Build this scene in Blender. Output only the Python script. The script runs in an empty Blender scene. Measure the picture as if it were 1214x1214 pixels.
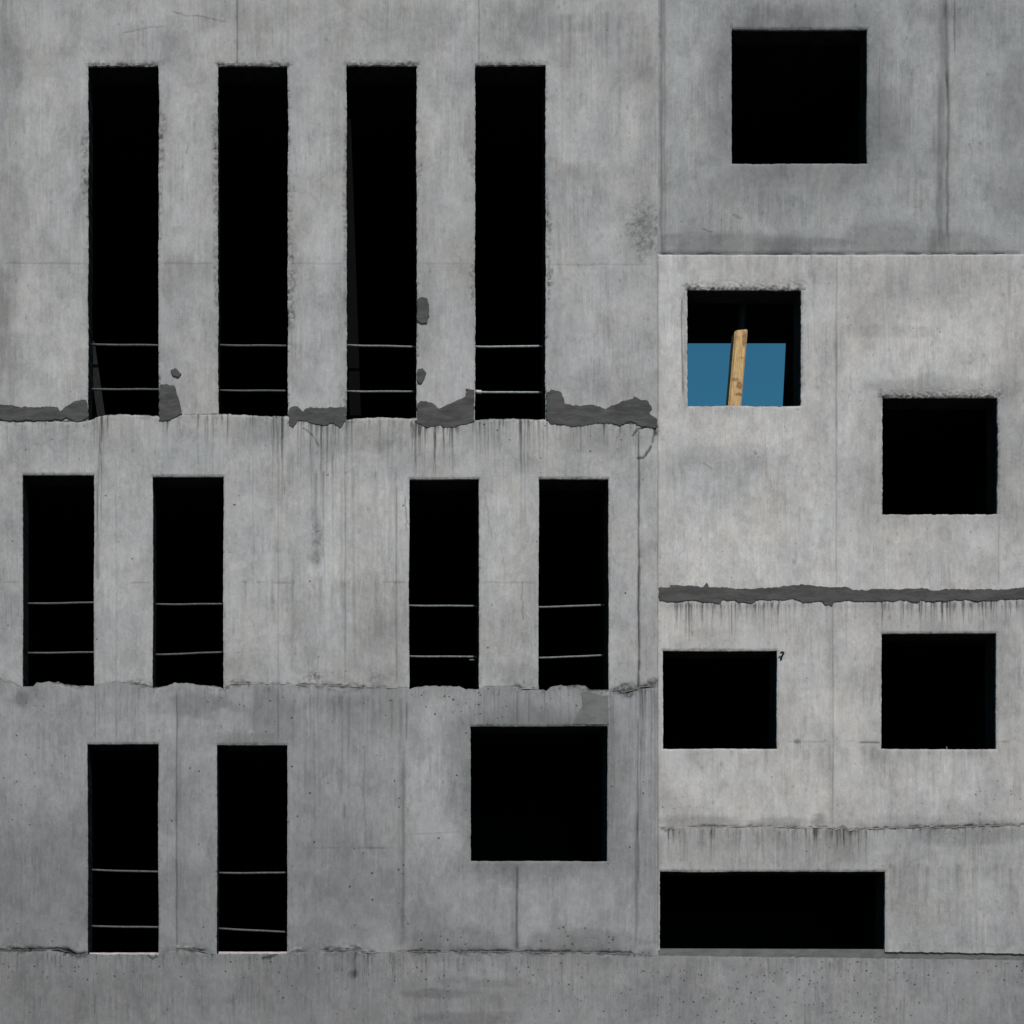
import bpy, math, random
import numpy as np
from mathutils import Vector
from mathutils.geometry import tessellate_polygon

# ------------------------------------------------------------------ units
# 100 survey units = 1 m.  u runs right along the facade, v runs down.
EYE_U, EYE_V, DIST = 400.0, 1290.0, 16.0      # viewer: 16 m in front, eye 1.65 m above ground
def X(u): return u / 100.0
def Z(v): return (1455.0 - v) / 100.0
def behind(u, v, d):
    """survey position of a thing seen at (u, v) that stands d metres behind the facade"""
    k = (DIST + d) / DIST
    return EYE_U + (u - EYE_U) * k, EYE_V - (EYE_V - v) * k

S = bpy.context.scene
COL = S.collection

# ------------------------------------------------------------------ camera
cam = bpy.data.cameras.new('camera')
cam_o = bpy.data.objects.new('camera', cam)
COL.objects.link(cam_o)
cam_o.location = (X(EYE_U), -DIST, Z(EYE_V))
cam_o.rotation_euler = (math.radians(90), 0, 0)
cam.sensor_width = 36.0
cam.lens = 36.0 * DIST / 12.14
cam.shift_x = (607 - EYE_U) / 1214
cam.shift_y = (EYE_V - 607) / 1214
cam.clip_start = 0.1
cam.clip_end = 2000
S.camera = cam_o

# ------------------------------------------------------------------ sky and sun
SUN_EL, SUN_AZ = math.radians(44), math.radians(9)      # in front of the facade, a little to the right
sun_dir = Vector((math.sin(SUN_AZ) * math.cos(SUN_EL), -math.cos(SUN_AZ) * math.cos(SUN_EL), math.sin(SUN_EL)))
W = bpy.data.worlds.new('World')
S.world = W
W.use_nodes = True
wn, wl = W.node_tree.nodes, W.node_tree.links
wn.clear()
sky = wn.new('ShaderNodeTexSky')
sky.sky_type = 'NISHITA'
sky.sun_disc = False
sky.sun_elevation = SUN_EL
sky.sun_rotation = math.atan2(sun_dir.x, sun_dir.y)
sky.altitude = 1500
sky.air_density = 1.0
sky.dust_density = 0.0
sky.ozone_density = 2.0
bg = wn.new('ShaderNodeBackground')
bg.inputs['Strength'].default_value = 0.06
wo = wn.new('ShaderNodeOutputWorld')
tint = wn.new('ShaderNodeMix'); tint.data_type = 'RGBA'; tint.blend_type = 'MULTIPLY'
tint.inputs['Factor'].default_value = 1.0
tint.inputs[7].default_value = (0.50, 1.32, 1.26, 1)      # clear deep teal-blue sky
wl.new(sky.outputs[0], tint.inputs[6])
wl.new(tint.outputs[2], bg.inputs['Color'])
wl.new(bg.outputs[0], wo.inputs['Surface'])
sun = bpy.data.lights.new('sun', 'SUN')
sun.energy = 3.4
sun.angle = math.radians(0.53)
sun.color = (1.0, 0.955, 0.90)
sun_o = bpy.data.objects.new('sun', sun)
COL.objects.link(sun_o)
sun_o.rotation_euler = sun_dir.to_track_quat('Z', 'Y').to_euler()
sun_o.location = sun_dir * 40
S.view_settings.view_transform = 'Standard'
S.view_settings.look = 'None'
S.view_settings.exposure = 0.0
S.view_settings.gamma = 1.0

# ------------------------------------------------------------------ noise
_rng = np.random.RandomState(11)
_T = _rng.rand(256, 256)
def vnoise(x, y, seed=0):
    x = np.asarray(x, float) + seed * 37.17
    y = np.asarray(y, float) + seed * 91.73
    xi = np.floor(x).astype(int); yi = np.floor(y).astype(int)
    fx = x - xi; fy = y - yi
    fx = fx * fx * (3 - 2 * fx); fy = fy * fy * (3 - 2 * fy)
    a = _T[xi & 255, yi & 255]; b = _T[(xi + 1) & 255, yi & 255]
    c = _T[xi & 255, (yi + 1) & 255]; d = _T[(xi + 1) & 255, (yi + 1) & 255]
    return (a * (1 - fx) + b * fx) * (1 - fy) + (c * (1 - fx) + d * fx) * fy
def fbm(x, y, seed=0, octv=4, gain=0.5):
    s = 0; a = 1; t = 0
    for o in range(octv):
        s = s + a * vnoise(x * 2 ** o, y * 2 ** o, seed + o * 3); t += a; a *= gain
    return s / t
def sstep(a, b, x):
    t = np.clip((x - a) / (b - a), 0, 1)
    return t * t * (3 - 2 * t)

# ------------------------------------------------------------------ materials
def new_mat(name):
    m = bpy.data.materials.new(name)
    m.use_nodes = True
    n = m.node_tree.nodes; l = m.node_tree.links
    n.clear()
    b = n.new('ShaderNodeBsdfPrincipled'); o = n.new('ShaderNodeOutputMaterial')
    l.new(b.outputs[0], o.inputs[0])
    return m, n, l, b
class NT:
    """tiny wrapper for building node trees"""
    def __init__(s, n, l): s.n, s.l = n, l
    def put(s, sock, v):
        if hasattr(v, 'is_output'): s.l.new(v, sock)
        else: sock.default_value = v
    def math(s, op, a, b=0.0, clamp=False):
        q = s.n.new('ShaderNodeMath'); q.operation = op; q.use_clamp = clamp
        s.put(q.inputs[0], a); s.put(q.inputs[1], b); return q.outputs[0]
    def noise(s, vec, scale, detail=3.0, rough=0.55, dist=0.0):
        q = s.n.new('ShaderNodeTexNoise'); s.put(q.inputs['Vector'], vec)
        q.inputs['Scale'].default_value = scale; q.inputs['Detail'].default_value = detail
        q.inputs['Roughness'].default_value = rough; q.inputs['Distortion'].default_value = dist
        return q.outputs[0]
    def mapping(s, vec, sc, loc=(0, 0, 0)):
        q = s.n.new('ShaderNodeMapping'); s.put(q.inputs['Vector'], vec)
        q.inputs['Scale'].default_value = sc; q.inputs['Location'].default_value = loc; return q.outputs[0]
    def ramp(s, f, a, b, lo=0.0, hi=1.0):
        q = s.n.new('ShaderNodeMapRange'); q.interpolation_type = 'SMOOTHSTEP'
        s.put(q.inputs['Value'], f)
        q.inputs['From Min'].default_value = a; q.inputs['From Max'].default_value = b
        q.inputs['To Min'].default_value = lo; q.inputs['To Max'].default_value = hi; return q.outputs[0]
    def mix(s, f, a, b):
        q = s.n.new('ShaderNodeMix'); q.data_type = 'RGBA'
        s.put(q.inputs['Factor'], f); s.put(q.inputs['A'] if False else q.inputs[6], a); s.put(q.inputs[7], b)
        return q.outputs[2]
    def scale(s, col, f):
        q = s.n.new('ShaderNodeVectorMath'); q.operation = 'SCALE'
        s.put(q.inputs[0], col); s.put(q.inputs['Scale'], f); return q.outputs[0]
    def attr(s, name):
        q = s.n.new('ShaderNodeAttribute'); q.attribute_name = name; return q.outputs['Fac']
    def pos(s):
        return s.n.new('ShaderNodeNewGeometry').outputs['Position']
    def vor(s, vec, scale, feature='F1', rnd=1.0):
        q = s.n.new('ShaderNodeTexVoronoi'); q.feature = feature; s.put(q.inputs['Vector'], vec)
        q.inputs['Scale'].default_value = scale; q.inputs['Randomness'].default_value = rnd
        return q
    def bump(s, h, strength, dist, bsdf):
        q = s.n.new('ShaderNodeBump'); s.put(q.inputs['Height'], h)
        q.inputs['Strength'].default_value = strength; q.inputs['Distance'].default_value = dist
        s.l.new(q.outputs[0], bsdf.inputs['Normal'])

def concrete_material():
    m, n, l, b = new_mat('cast concrete')
    t = NT(n, l)
    p = t.pos()
    tone = t.attr('tone'); stain = t.attr('stain'); cool = t.attr('cool'); porous = t.attr('porous')
    warmc = (1.11, 0.995, 0.945, 1); coolc = (1.03, 0.97, 0.975, 1)
    tintn = t.noise(t.mapping(p, (1.2, 1, 0.7), (21, 4, 2)), 1.9, 4, 0.6, 0.5)
    base = t.mix(t.math('ADD', cool, t.ramp(tintn, 0.35, 0.65, -0.26, 0.26), True), warmc, coolc)
    # clouds of paler and darker paste, board streaks, grain
    cloud = t.noise(t.mapping(p, (1, 1, 0.75)), 2.1, 5, 0.6, 0.4)
    cloud2 = t.noise(t.mapping(p, (1, 1, 0.8), (7, 3, 1)), 7.5, 4, 0.6, 0.6)
    streak = t.noise(t.mapping(p, (16, 1, 0.9)), 1.6, 4, 0.6)
    streak2 = t.noise(t.mapping(p, (60, 1, 2.2), (3, 0, 5)), 1.2, 3, 0.6)
    grain = t.noise(p, 60, 3, 0.65)
    blot = t.noise(t.mapping(p, (1, 1, 0.7), (2, 9, 4)), 24, 4, 0.65)
    where = t.ramp(t.noise(t.mapping(p, (1.6, 1, 0.8), (11, 2, 6)), 1.5, 3, 0.6), 0.40, 0.66, 0.12, 0.95)
    lait = t.noise(t.mapping(p, (1.3, 1, 0.8), (1, 6, 13)), 4.2, 6, 0.68, 0.9)
    lait2 = t.noise(t.mapping(p, (2.0, 1, 0.7), (8, 1, 3)), 9.5, 5, 0.7, 0.7)
    f = t.math('ADD', t.ramp(cloud, 0.32, 0.68, -0.11, 0.11), t.ramp(cloud2, 0.3, 0.7, -0.05, 0.05))
    f = t.math('ADD', f, t.math('MULTIPLY', t.ramp(streak, 0.3, 0.7, -0.115, 0.10), where))
    f = t.math('ADD', f, t.math('MULTIPLY', t.ramp(streak2, 0.3, 0.72, -0.085, 0.085), where))
    f = t.math('ADD', f, t.ramp(blot, 0.3, 0.7, -0.055, 0.055))
    f = t.math('ADD', f, t.ramp(lait, 0.50, 0.55, 0.0, -0.075))
    f = t.math('ADD', f, t.ramp(lait2, 0.57, 0.60, 0.0, 0.075))
    f = t.math('ADD', f, t.ramp(lait2, 0.38, 0.43, -0.065, 0.0))
    f = t.math('ADD', f, t.ramp(grain, 0.25, 0.75, -0.05, 0.05))
    f = t.math('ADD', f, 1.0)
    v = t.math('MULTIPLY', f, tone)
    # blow holes, in swarms
    nz = n.new('ShaderNodeTexNoise'); nz.inputs['Scale'].default_value = 75; nz.inputs['Detail'].default_value = 2
    l.new(p, nz.inputs['Vector'])
    pw = n.new('ShaderNodeVectorMath'); pw.operation = 'MULTIPLY_ADD'
    l.new(nz.outputs['Color'], pw.inputs[0]); pw.inputs[1].default_value = (.022, .022, .022); l.new(p, pw.inputs[2])
    vo = t.vor(pw.outputs[0], 19)
    swarm = t.noise(t.mapping(p, (1, 1, 1), (5, 5, 5)), 1.7, 3, 0.6)
    swarm = t.math('ADD', t.ramp(swarm, 0.50, 0.78, 0.018, 0.24), t.math('MULTIPLY', porous, 0.42))
    sep = n.new('ShaderNodeSeparateColor'); l.new(vo.outputs['Color'], sep.inputs[0])
    chosen = t.math('LESS_THAN', sep.outputs[0], swarm)
    rad = t.ramp(sep.outputs[1], 0.0, 1.0, 0.08, 0.25)
    hole = t.math('MULTIPLY', chosen, t.math('LESS_THAN', vo.outputs['Distance'], rad))
    # ragged smudges and grease marks
    vm = t.vor(t.mapping(pw.outputs[0], (1.25, 1, 0.8), (3, 5, 9)), 6.5)
    sepm = n.new('ShaderNodeSeparateColor'); l.new(vm.outputs['Color'], sepm.inputs[0])
    md = t.math('ADD', vm.outputs['Distance'], t.ramp(blot, 0.3, 0.7, 0.12, -0.12))
    mark = t.math('MULTIPLY', t.math('LESS_THAN', sepm.outputs[0], 0.38), t.ramp(md, 0.04, 0.16, 1.0, 0.0))
    v = t.math('MULTIPLY', v, t.math('SUBTRACT', 1.0, t.math('MULTIPLY', mark, t.ramp(sepm.outputs[1], 0, 1, 0.08, 0.30))))
    # little pale scuffs
    vs = t.vor(t.mapping(p, (1, 1, 0.6), (4, 8, 2)), 15)
    sep2 = n.new('ShaderNodeSeparateColor'); l.new(vs.outputs['Color'], sep2.inputs[0])
    scuff = t.math('MULTIPLY', t.math('LESS_THAN', sep2.outputs[0], 0.07),
                   t.math('LESS_THAN', t.math('ADD', vs.outputs['Distance'], t.ramp(grain, 0.3, 0.7, -0.12, 0.12)), 0.13))
    v = t.math('MULTIPLY', v, t.math('ADD', 1.0, t.math('MULTIPLY', scuff, 0.13)))
    v = t.math('MULTIPLY', v, t.math('SUBTRACT', 1.0, t.math('MULTIPLY', hole, t.ramp(sep.outputs[2], 0.0, 1.0, 0.25, 0.72))))
    col = t.scale(base, v)
    # brownish dirt where the survey says it lies, broken up by grain
    st = t.math('MULTIPLY', stain, t.ramp(t.math('ADD', t.math('MULTIPLY', streak2, 0.5), t.math('MULTIPLY', blot, 0.5)), 0.3, 0.65, 0.7, 1.15), True)
    dirt = t.scale(col, 0.24)
    dirt = t.mix(0.35, dirt, (0.052, 0.043, 0.034, 1))
    col = t.mix(st, col, dirt)
    l.new(col, b.inputs['Base Color'])
    b.inputs['Roughness'].default_value = 0.88
    b.inputs['Specular IOR Level'].default_value = 0.25
    hgt = t.math('ADD', t.math('MULTIPLY', t.math('MULTIPLY', streak2, where), 0.22), t.math('MULTIPLY', grain, 0.40))
    hgt = t.math('ADD', hgt, t.math('MULTIPLY', blot, 0.6))
    hgt = t.math('ADD', hgt, t.math('MULTIPLY', lait2, 0.5))
    hgt = t.math('SUBTRACT', hgt, t.math('MULTIPLY', hole, 1.3))
    hgt = t.math('ADD', hgt, t.math('MULTIPLY', scuff, 0.25))
    t.bump(hgt, 0.55, 0.008, b)
    return m

def plain_material(name, col, rough=0.8, var=0.25, scale=14, stretch=(1, 1, 1), bump=0.3, metal=0.0, spec=0.3, dark=None):
    m, n, l, b = new_mat(name)
    t = NT(n, l)
    p = t.pos()
    a = t.noise(t.mapping(p, stretch), scale, 5, 0.6, 0.3)
    g = t.noise(t.mapping(p, stretch, (3, 1, 7)), scale * 5, 3, 0.6)
    f = t.math('ADD', t.ramp(a, 0.3, 0.7, 1 - var, 1 + var), t.ramp(g, 0.3, 0.7, -var * .4, var * .4))
    c = t.scale(tuple(col), f)
    if dark:
        q = t.noise(t.mapping(p, stretch, (9, 2, 1)), scale * 0.6, 3, 0.6, 1.2)
        c = t.mix(t.ramp(q, 0.56, 0.66, 0, 0.7), c, tuple(dark) + (1,))
    l.new(c, b.inputs['Base Color'])
    b.inputs['Roughness'].default_value = rough
    b.inputs['Metallic'].default_value = metal
    b.inputs['Specular IOR Level'].default_value = spec
    t.bump(t.math('ADD', a, t.math('MULTIPLY', g, 0.5)), bump, 0.01, b)
    return m

M_CONC = concrete_material()
M_REVEAL = plain_material('shade-black reveals', (0.012, 0.0125, 0.013), 0.9, 0.4, 9, bump=0.3, spec=0.1)  # shade on the jambs put into a near-black colour
M_ROOM = plain_material('shade-black interior', (0.012, 0.012, 0.013), 0.95, 0.2, 5, bump=0.2, spec=0.0)  # darkness of the rooms put into their base colour
M_MORTAR = plain_material('dark repair mortar', (0.072, 0.067, 0.064), 0.92, 0.26, 5, (0.8, 1, 2.8), 0.35, spec=0.2)
M_MORTAR_PALE = plain_material('pale repair mortar', (0.150, 0.142, 0.137), 0.9, 0.14, 5, (1, 1, 1.5), 0.35, spec=0.2)
M_STEEL = plain_material('weathered galvanised steel', (0.30, 0.30, 0.31), 0.55, 0.35, 40, bump=0.2, metal=0.0, spec=0.4)
M_STEEL_DULL = plain_material('dull rusted steel', (0.105, 0.102, 0.10), 0.7, 0.35, 30, bump=0.2, spec=0.3)
M_STEEL_MID = plain_material('worn steel', (0.175, 0.173, 0.172), 0.6, 0.35, 30, bump=0.2, spec=0.3)
M_SLEEVE = plain_material('pale plastic sleeve', (0.62, 0.60, 0.58), 0.5, 0.1, 30, bump=0.1)
M_RED = plain_material('faded red band', (0.30, 0.10, 0.10), 0.6, 0.1, 30, bump=0.1)
M_WOOD = plain_material('fresh pine timber', (0.55, 0.335, 0.152), 0.8, 0.24, 9, (7, 7, 0.9), 0.35, dark=(0.27, 0.15, 0.07))
M_GREYBOARD = plain_material('shade-darkened grey board', (0.020, 0.020, 0.021), 0.9, 0.3, 12, (5, 5, 0.8), 0.3, spec=0.1)  # shade inside the slot put into the plank's colour
M_BROWNBOARD = plain_material('shade-darkened brown board', (0.0014, 0.0011, 0.0009), 0.9, 0.3, 12, (5, 5, 0.8), 0.3, spec=0.1)  # almost black: brown board with the slot's shade in its colour
M_PINKBOARD = plain_material('pinkish formwork strip', (0.55, 0.44, 0.44), 0.8, 0.2, 25, (1, 4, 4), 0.3, dark=(0.16, 0.16, 0.16))
M_BLACK = plain_material('black rubber', (0.01, 0.01, 0.01), 0.6, 0.2, 40, bump=0.1)
M_SHADED_TOP = plain_material('near-black shaded top', (0.008, 0.008, 0.009), 0.7, 0.2, 40, bump=0.1, spec=0.2)  # shade above the post put into a near-black colour
M_GROUND = plain_material('bare site ground', (0.20, 0.19, 0.175), 0.95, 0.3, 2.0, bump=0.6)

def add_knots(m, knots):
    # grain swirls: ragged ellipses of darker wood at points of the timber (object space: u along the face, z along its length)
    n, l = m.node_tree.nodes, m.node_tree.links
    t = NT(n, l)
    b = [q for q in n if q.type == 'BSDF_PRINCIPLED'][0]
    col = b.inputs['Base Color'].links[0].from_socket
    oc = n.new('ShaderNodeTexCoord').outputs['Object']
    ns = n.new('ShaderNodeTexNoise'); ns.inputs['Scale'].default_value = 26; ns.inputs['Detail'].default_value = 3
    l.new(oc, ns.inputs['Vector'])
    wob = n.new('ShaderNodeVectorMath'); wob.operation = 'MULTIPLY_ADD'
    l.new(ns.outputs['Color'], wob.inputs[0]); wob.inputs[1].default_value = (.05, 0, .05); l.new(oc, wob.inputs[2])
    for kx, kz, rx, rz, amt in knots:
        mp = n.new('ShaderNodeMapping'); mp.vector_type = 'POINT'
        l.new(wob.outputs[0], mp.inputs['Vector'])
        mp.inputs['Location'].default_value = (-(kx + .025) / rx, 0, -(kz + .025) / rz); mp.inputs['Scale'].default_value = (1 / rx, 0, 1 / rz)
        ln = n.new('ShaderNodeVectorMath'); ln.operation = 'LENGTH'; l.new(mp.outputs[0], ln.inputs[0])
        d = ln.outputs['Value']
        g = t.math('MULTIPLY', t.ramp(d, 0.5, 1.25, amt, 0.0), t.ramp(d, 0.0, 0.6, 0.65, 1.0))
        col = t.mix(g, col, (0.17, 0.085, 0.036, 1))
    l.new(col, b.inputs['Base Color'])

# ------------------------------------------------------------------ object helpers
def tag(o, label=None, cat=None, group=None, kind=None):
    if label: o['label'] = label
    if cat: o['category'] = cat
    if group: o['group'] = group
    if kind: o['kind'] = kind
    return o
def empty(name, loc, label, cat, group=None):
    o = bpy.data.objects.new(name, None)
    o.empty_display_size = 0.2
    COL.objects.link(o); o.location = loc
    return tag(o, label, cat, group)
def link_mesh(name, verts, faces, mat, parent=None, smooth=False):
    me = bpy.data.meshes.new(name)
    off = parent.location if parent else Vector((0, 0, 0))
    me.from_pydata([tuple(Vector(v) - off) for v in verts], [], faces)
    me.materials.append(mat)
    if smooth: me.polygons.foreach_set('use_smooth', [True] * len(me.polygons))
    me.update()
    o = bpy.data.objects.new(name, me); COL.objects.link(o)
    if parent: o.parent = parent
    return o
def tube(pts, r, seg=10, cap=True):
    """tube along points (world), r may be a list"""
    pts = [Vector(p) for p in pts]; V = []; F = []
    for i, p in enumerate(pts):
        d = (pts[min(i + 1, len(pts) - 1)] - pts[max(i - 1, 0)]).normalized()
        a = d.cross(Vector((0, 1, 0)));
        if a.length < 1e-3: a = d.cross(Vector((1, 0, 0)))
        a.normalize(); c = d.cross(a)
        rr = r[i] if isinstance(r, (list, tuple)) else r
        for k in range(seg):
            w = 2 * math.pi * k / seg
            V.append(p + a * rr * math.cos(w) + c * rr * math.sin(w))
    for i in range(len(pts) - 1):
        for k in range(seg):
            F.append((i * seg + k, i * seg + (k + 1) % seg, (i + 1) * seg + (k + 1) % seg, (i + 1) * seg + k))
    if cap:
        F.append(tuple(reversed(range(seg)))); F.append(tuple(range((len(pts) - 1) * seg, len(pts) * seg)))
    return V, F

# ------------------------------------------------------------------ ground
G = 400.0
gv = [(-G, -G, 0), (G, -G, 0), (G, G, 0), (-G, G, 0)]
tag(link_mesh('ground', gv, [(0, 1, 2, 3)], M_GROUND), kind='structure')

# ------------------------------------------------------------------ the building
B = empty('concrete_building', (X(780), 0, 0),
          'unfinished grey concrete building front with black unglazed openings in slots and squares', 'building')
LEFT, RIGHT, TOP, GROUND = -420.0, 1640.0, -330.0, 1455.0
def poly(pts):
    xs = np.array([p[0] for p in pts], float); ys = np.array([p[1] for p in pts], float)
    return lambda u: np.interp(u, xs, ys)
B1 = poly([(LEFT, 497), (0, 498), (104, 499), (110, 497), (118, 493.5), (125, 491.5), (150, 491.5), (188, 493), (214, 491), (258, 490.5), (268, 490),
           (276, 491.5), (341, 494), (352, 498), (410, 498), (418, 497), (430, 495.5), (470, 495.5), (494, 496), (500, 499), (563, 498), (600, 496.5), (647, 497.5), (700, 500), (779, 503)])
B2 = poly([(LEFT, 812), (0, 806), (10, 809), (20, 812), (27, 814), (39, 814), (44, 810), (53, 809.5), (58, 808), (64, 809.5), (69, 808.5), (76, 811), (90, 813), (111, 814), (118, 811), (150, 809), (172, 812), (181, 815),
           (198, 814), (206, 810), (222, 810), (235, 812.5), (252, 813.5), (262, 814.5), (266, 818), (274, 811), (290, 811), (330, 811.5), (380, 813), (430, 815), (475, 816.5), (487, 817), (495, 815), (505, 814), (544, 814),
           (552, 817.5), (568, 817.5), (574, 814), (610, 813), (618, 817), (638, 817.5), (648, 819), (652, 815), (658, 813), (693, 813), (698, 818), (722, 818), (732, 819), (740, 822), (750, 818), (760, 815), (778, 814)])
B3 = poly([(LEFT, 1128), (0, 1127), (70, 1126), (82, 1129), (90, 1133), (104, 1131.5), (188, 1132), (195, 1127), (215, 1125), (235, 1127), (248, 1131), (257, 1131), (340, 1131), (352, 1127), (410, 1127), (422, 1124), (430, 1130),
           (480, 1129), (600, 1129), (740, 1130.5), (780, 1133), (1214, 1138.5), (RIGHT, 1142)])
B3R = poly([(770, 1127), (1050, 1128), (1214, 1130.5), (RIGHT, 1132)])
B4 = poly([(770, 982), (790, 983), (830, 980), (860, 980), (900, 979), (940, 981), (985, 981), (992, 984), (1000, 981), (1006, 985), (1040, 982), (1085, 980.5), (1130, 981), (1160, 979), (1214, 978), (RIGHT, 979)])
B5 = poly([(770, 706), (RIGHT, 706)])
B0 = poly([(770, 300), (1000, 300.5), (1214, 299.5), (RIGHT, 300)])
flat = lambda c: (lambda u: np.full_like(np.asarray(u, float), c))

#        name, u0, u1, v0, v1, top boundary, bottom boundary, front offset (m, + = towards viewer), tone, cool, openings
PANELS = {
 'P1': dict(u=(LEFT, 780), v=(TOP, 497), bt=flat(TOP), bb=B1, y=0.000, tone=.338, cool=.55,
            holes=[(104.5, 77, 188.3, 497), (258.6, 77, 341.3, 497), (411, 76.6, 494, 497), (563.3, 76.6, 647, 497)]),
 'P2': dict(u=(LEFT, 780), v=(497, 812), bt=B1, bb=B2, y=0.010, tone=.338, cool=.5,
            holes=[(27, 563, 111.6, 812), (181, 565, 265, 812), (485, 568, 568, 812), (638.6, 567.6, 721.5, 812)]),
 'P3': dict(u=(LEFT, 780), v=(812, 1130), bt=B2, bb=B3, y=0.016, tone=.246, cool=.95,
            holes=[(104, 882, 188, 1130), (257.3, 883, 340.7, 1130), (558, 861, 720, 1021)]),
 'R1': dict(u=(780, RIGHT), v=(TOP, 300), bt=flat(TOP), bb=B0, y=-0.060, tone=.285, cool=.9,
            holes=[(869.3, 29.3, 1030.6, 189.6)]),
 'R2': dict(u=(780, RIGHT), v=(300, 706), bt=B0, bb=B5, y=-0.012, tone=.408, cool=.25,
            holes=[(815.4, 342, 951, 480.6), (1047, 470.5, 1184, 609)]),
 'R3': dict(u=(780, RIGHT), v=(706, 981), bt=B5, bb=B4, y=-0.014, tone=.392, cool=.2,
            holes=[(786.3, 770.5, 922, 887), (1046, 750, 1182.3, 887.5)]),
 'R4': dict(u=(780, RIGHT), v=(981, 1128), bt=B4, bb=B3R, y=-0.010, tone=.310, cool=.5,
            holes=[(782.6, 1033, 1050, 1128)]),
 'BASE': dict(u=(LEFT, RIGHT), v=(1130, GROUND), bt=B3, bb=flat(GROUND), y=0.026, tone=.196, cool=.7, holes=[]),
}
FINE, COARSE = 0.98, 14.0
def grid_lines(keys, lo, hi):
    ks = sorted(set(k for k in keys + [-10.0, 1224.0] if lo <= k <= hi))
    out = []
    for a, b in zip(ks[:-1], ks[1:]):
        inside = a >= -10.01 and b <= 1224.01
        n = max(1, int(round((b - a) / (FINE if inside else COARSE))))
        out += list(np.linspace(a, b, n + 1)[:-1])
    return np.array(out + [ks[-1]])

for P in PANELS.values():
    P['gu'] = grid_lines([P['u'][0], P['u'][1]] + [h[0] for h in P['holes']] + [h[2] for h in P['holes']], *P['u'])
    P['gv'] = grid_lines([P['v'][0], P['v'][1]] + [h[1] for h in P['holes']] + [h[3] for h in P['holes']], *P['v'])
    U, V = np.meshgrid(P['gu'], P['gv'])
    wt = np.clip(1 - (V - P['v'][0]) / 30, 0, 1); wb = np.clip(1 - (P['v'][1] - V) / 30, 0, 1)
    jt = (fbm(U / 4, V * 0 + 3, 5, 3) - .5) * 2.2; jb = jt
    rough_t = 0.0 if P['bt'](0.0) in (TOP,) or P['bt'] is B0 else 1.0
    rough_b = 0.0 if P['bb'] in (B0,) or P['v'][1] == GROUND else 1.0
    V = V + (P['bt'](U) - P['v'][0] + jt * rough_t) * wt + (P['bb'](U) - P['v'][1] + jb * rough_b) * wb
    P['U'], P['V'] = U, V
    z = np.zeros_like(U)
    P['h'], P['stain'], P['porous'] = z.copy(), z.copy(), z.copy()
    P['tonef'] = np.ones_like(U)
    P['coolf'] = np.full_like(U, P['cool'])

# ---- survey marks -------------------------------------------------
def window(P, u0, u1, v0, v1):
    a, b = np.searchsorted(P['gu'], [u0, u1]); c, d = np.searchsorted(P['gv'], [v0, v1])
    return (slice(c, d), slice(a, b)) if b > a and d > c else None
def each(u0, u1, v0, v1, names=None):
    for k, P in PANELS.items():
        if names and k not in names: continue
        s = window(P, u0, u1, v0, v1)
        if s: yield P, s
_ls = [0]
def vline(u, v0, v1, w=1.0, stain=0.5, h=0.0, wob=1.0, fade=8.0, names=None, lean=0.0, broken=0.0):
    _ls[0] += 1; sd = _ls[0] % 61
    for P, s in each(u - 14 - abs(lean), u + 14 + abs(lean), v0, v1, names):
        U, V = P['U'][s], P['V'][s]
        uc = u + lean * (V - v0) / max(v1 - v0, 1) + (vnoise(V / 28, V * 0, sd) - .5) * 2.4 * wob + (vnoise(V / 5, V * 0, sd + 7) - .5) * .8 * wob
        ww = w * (0.65 + 0.7 * vnoise(V / 14, V * 0 + 5, sd))
        g = np.exp(-((U - uc) / ww) ** 2) * np.clip((V - v0) / fade, 0, 1) * np.clip((v1 - V) / fade, 0, 1)
        if broken: g = g * sstep(broken - .15, broken + .15, vnoise(V / 11, V * 0 + 9, sd))
        P['stain'][s] += stain * g; P['h'][s] += h * g
def hline(v, u0, u1, w=1.0, stain=0.5, h=0.0, wob=1.0, fade=8.0, names=None, lean=0.0, broken=0.0):
    _ls[0] += 1; sd = _ls[0] % 61
    for P, s in each(u0, u1, v - 14 - abs(lean), v + 14 + abs(lean), names):
        U, V = P['U'][s], P['V'][s]
        vc = v + lean * (U - u0) / max(u1 - u0, 1) + (vnoise(U / 28, U * 0, sd) - .5) * 2.4 * wob + (vnoise(U / 5, U * 0, sd + 7) - .5) * .8 * wob
        ww = w * (0.65 + 0.7 * vnoise(U / 14, U * 0 + 5, sd))
        g = np.exp(-((V - vc) / ww) ** 2) * np.clip((U - u0) / fade, 0, 1) * np.clip((u1 - U) / fade, 0, 1)
        if broken: g = g * sstep(broken - .15, broken + .15, vnoise(U / 11, U * 0 + 9, sd))
        P['stain'][s] += stain * g; P['h'][s] += h * g
def crack(pts, w=0.9, stain=0.8, h=-0.006, names=None):
    pts = np.array(pts, float)
    for P, s in each(pts[:, 0].min() - 6, pts[:, 0].max() + 6, pts[:, 1].min() - 6, pts[:, 1].max() + 6, names):
        U, V = P['U'][s], P['V'][s]
        wu = U + (vnoise(U / 4, V / 4, 3) - .5) * 2.2; wv = V + (vnoise(U / 4, V / 4, 9) - .5) * 2.2
        d = np.full_like(U, 1e9)
        for (a, b), (c, e) in zip(pts[:-1], pts[1:]):
            L = max((c - a) ** 2 + (e - b) ** 2, 1e-6)
            t = np.clip(((wu - a) * (c - a) + (wv - b) * (e - b)) / L, 0, 1)
            d = np.minimum(d, np.hypot(wu - a - t * (c - a), wv - b - t * (e - b)))
        g = np.exp(-(d / w) ** 2)
        P['stain'][s] += stain * g; P['h'][s] += h * g
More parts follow.
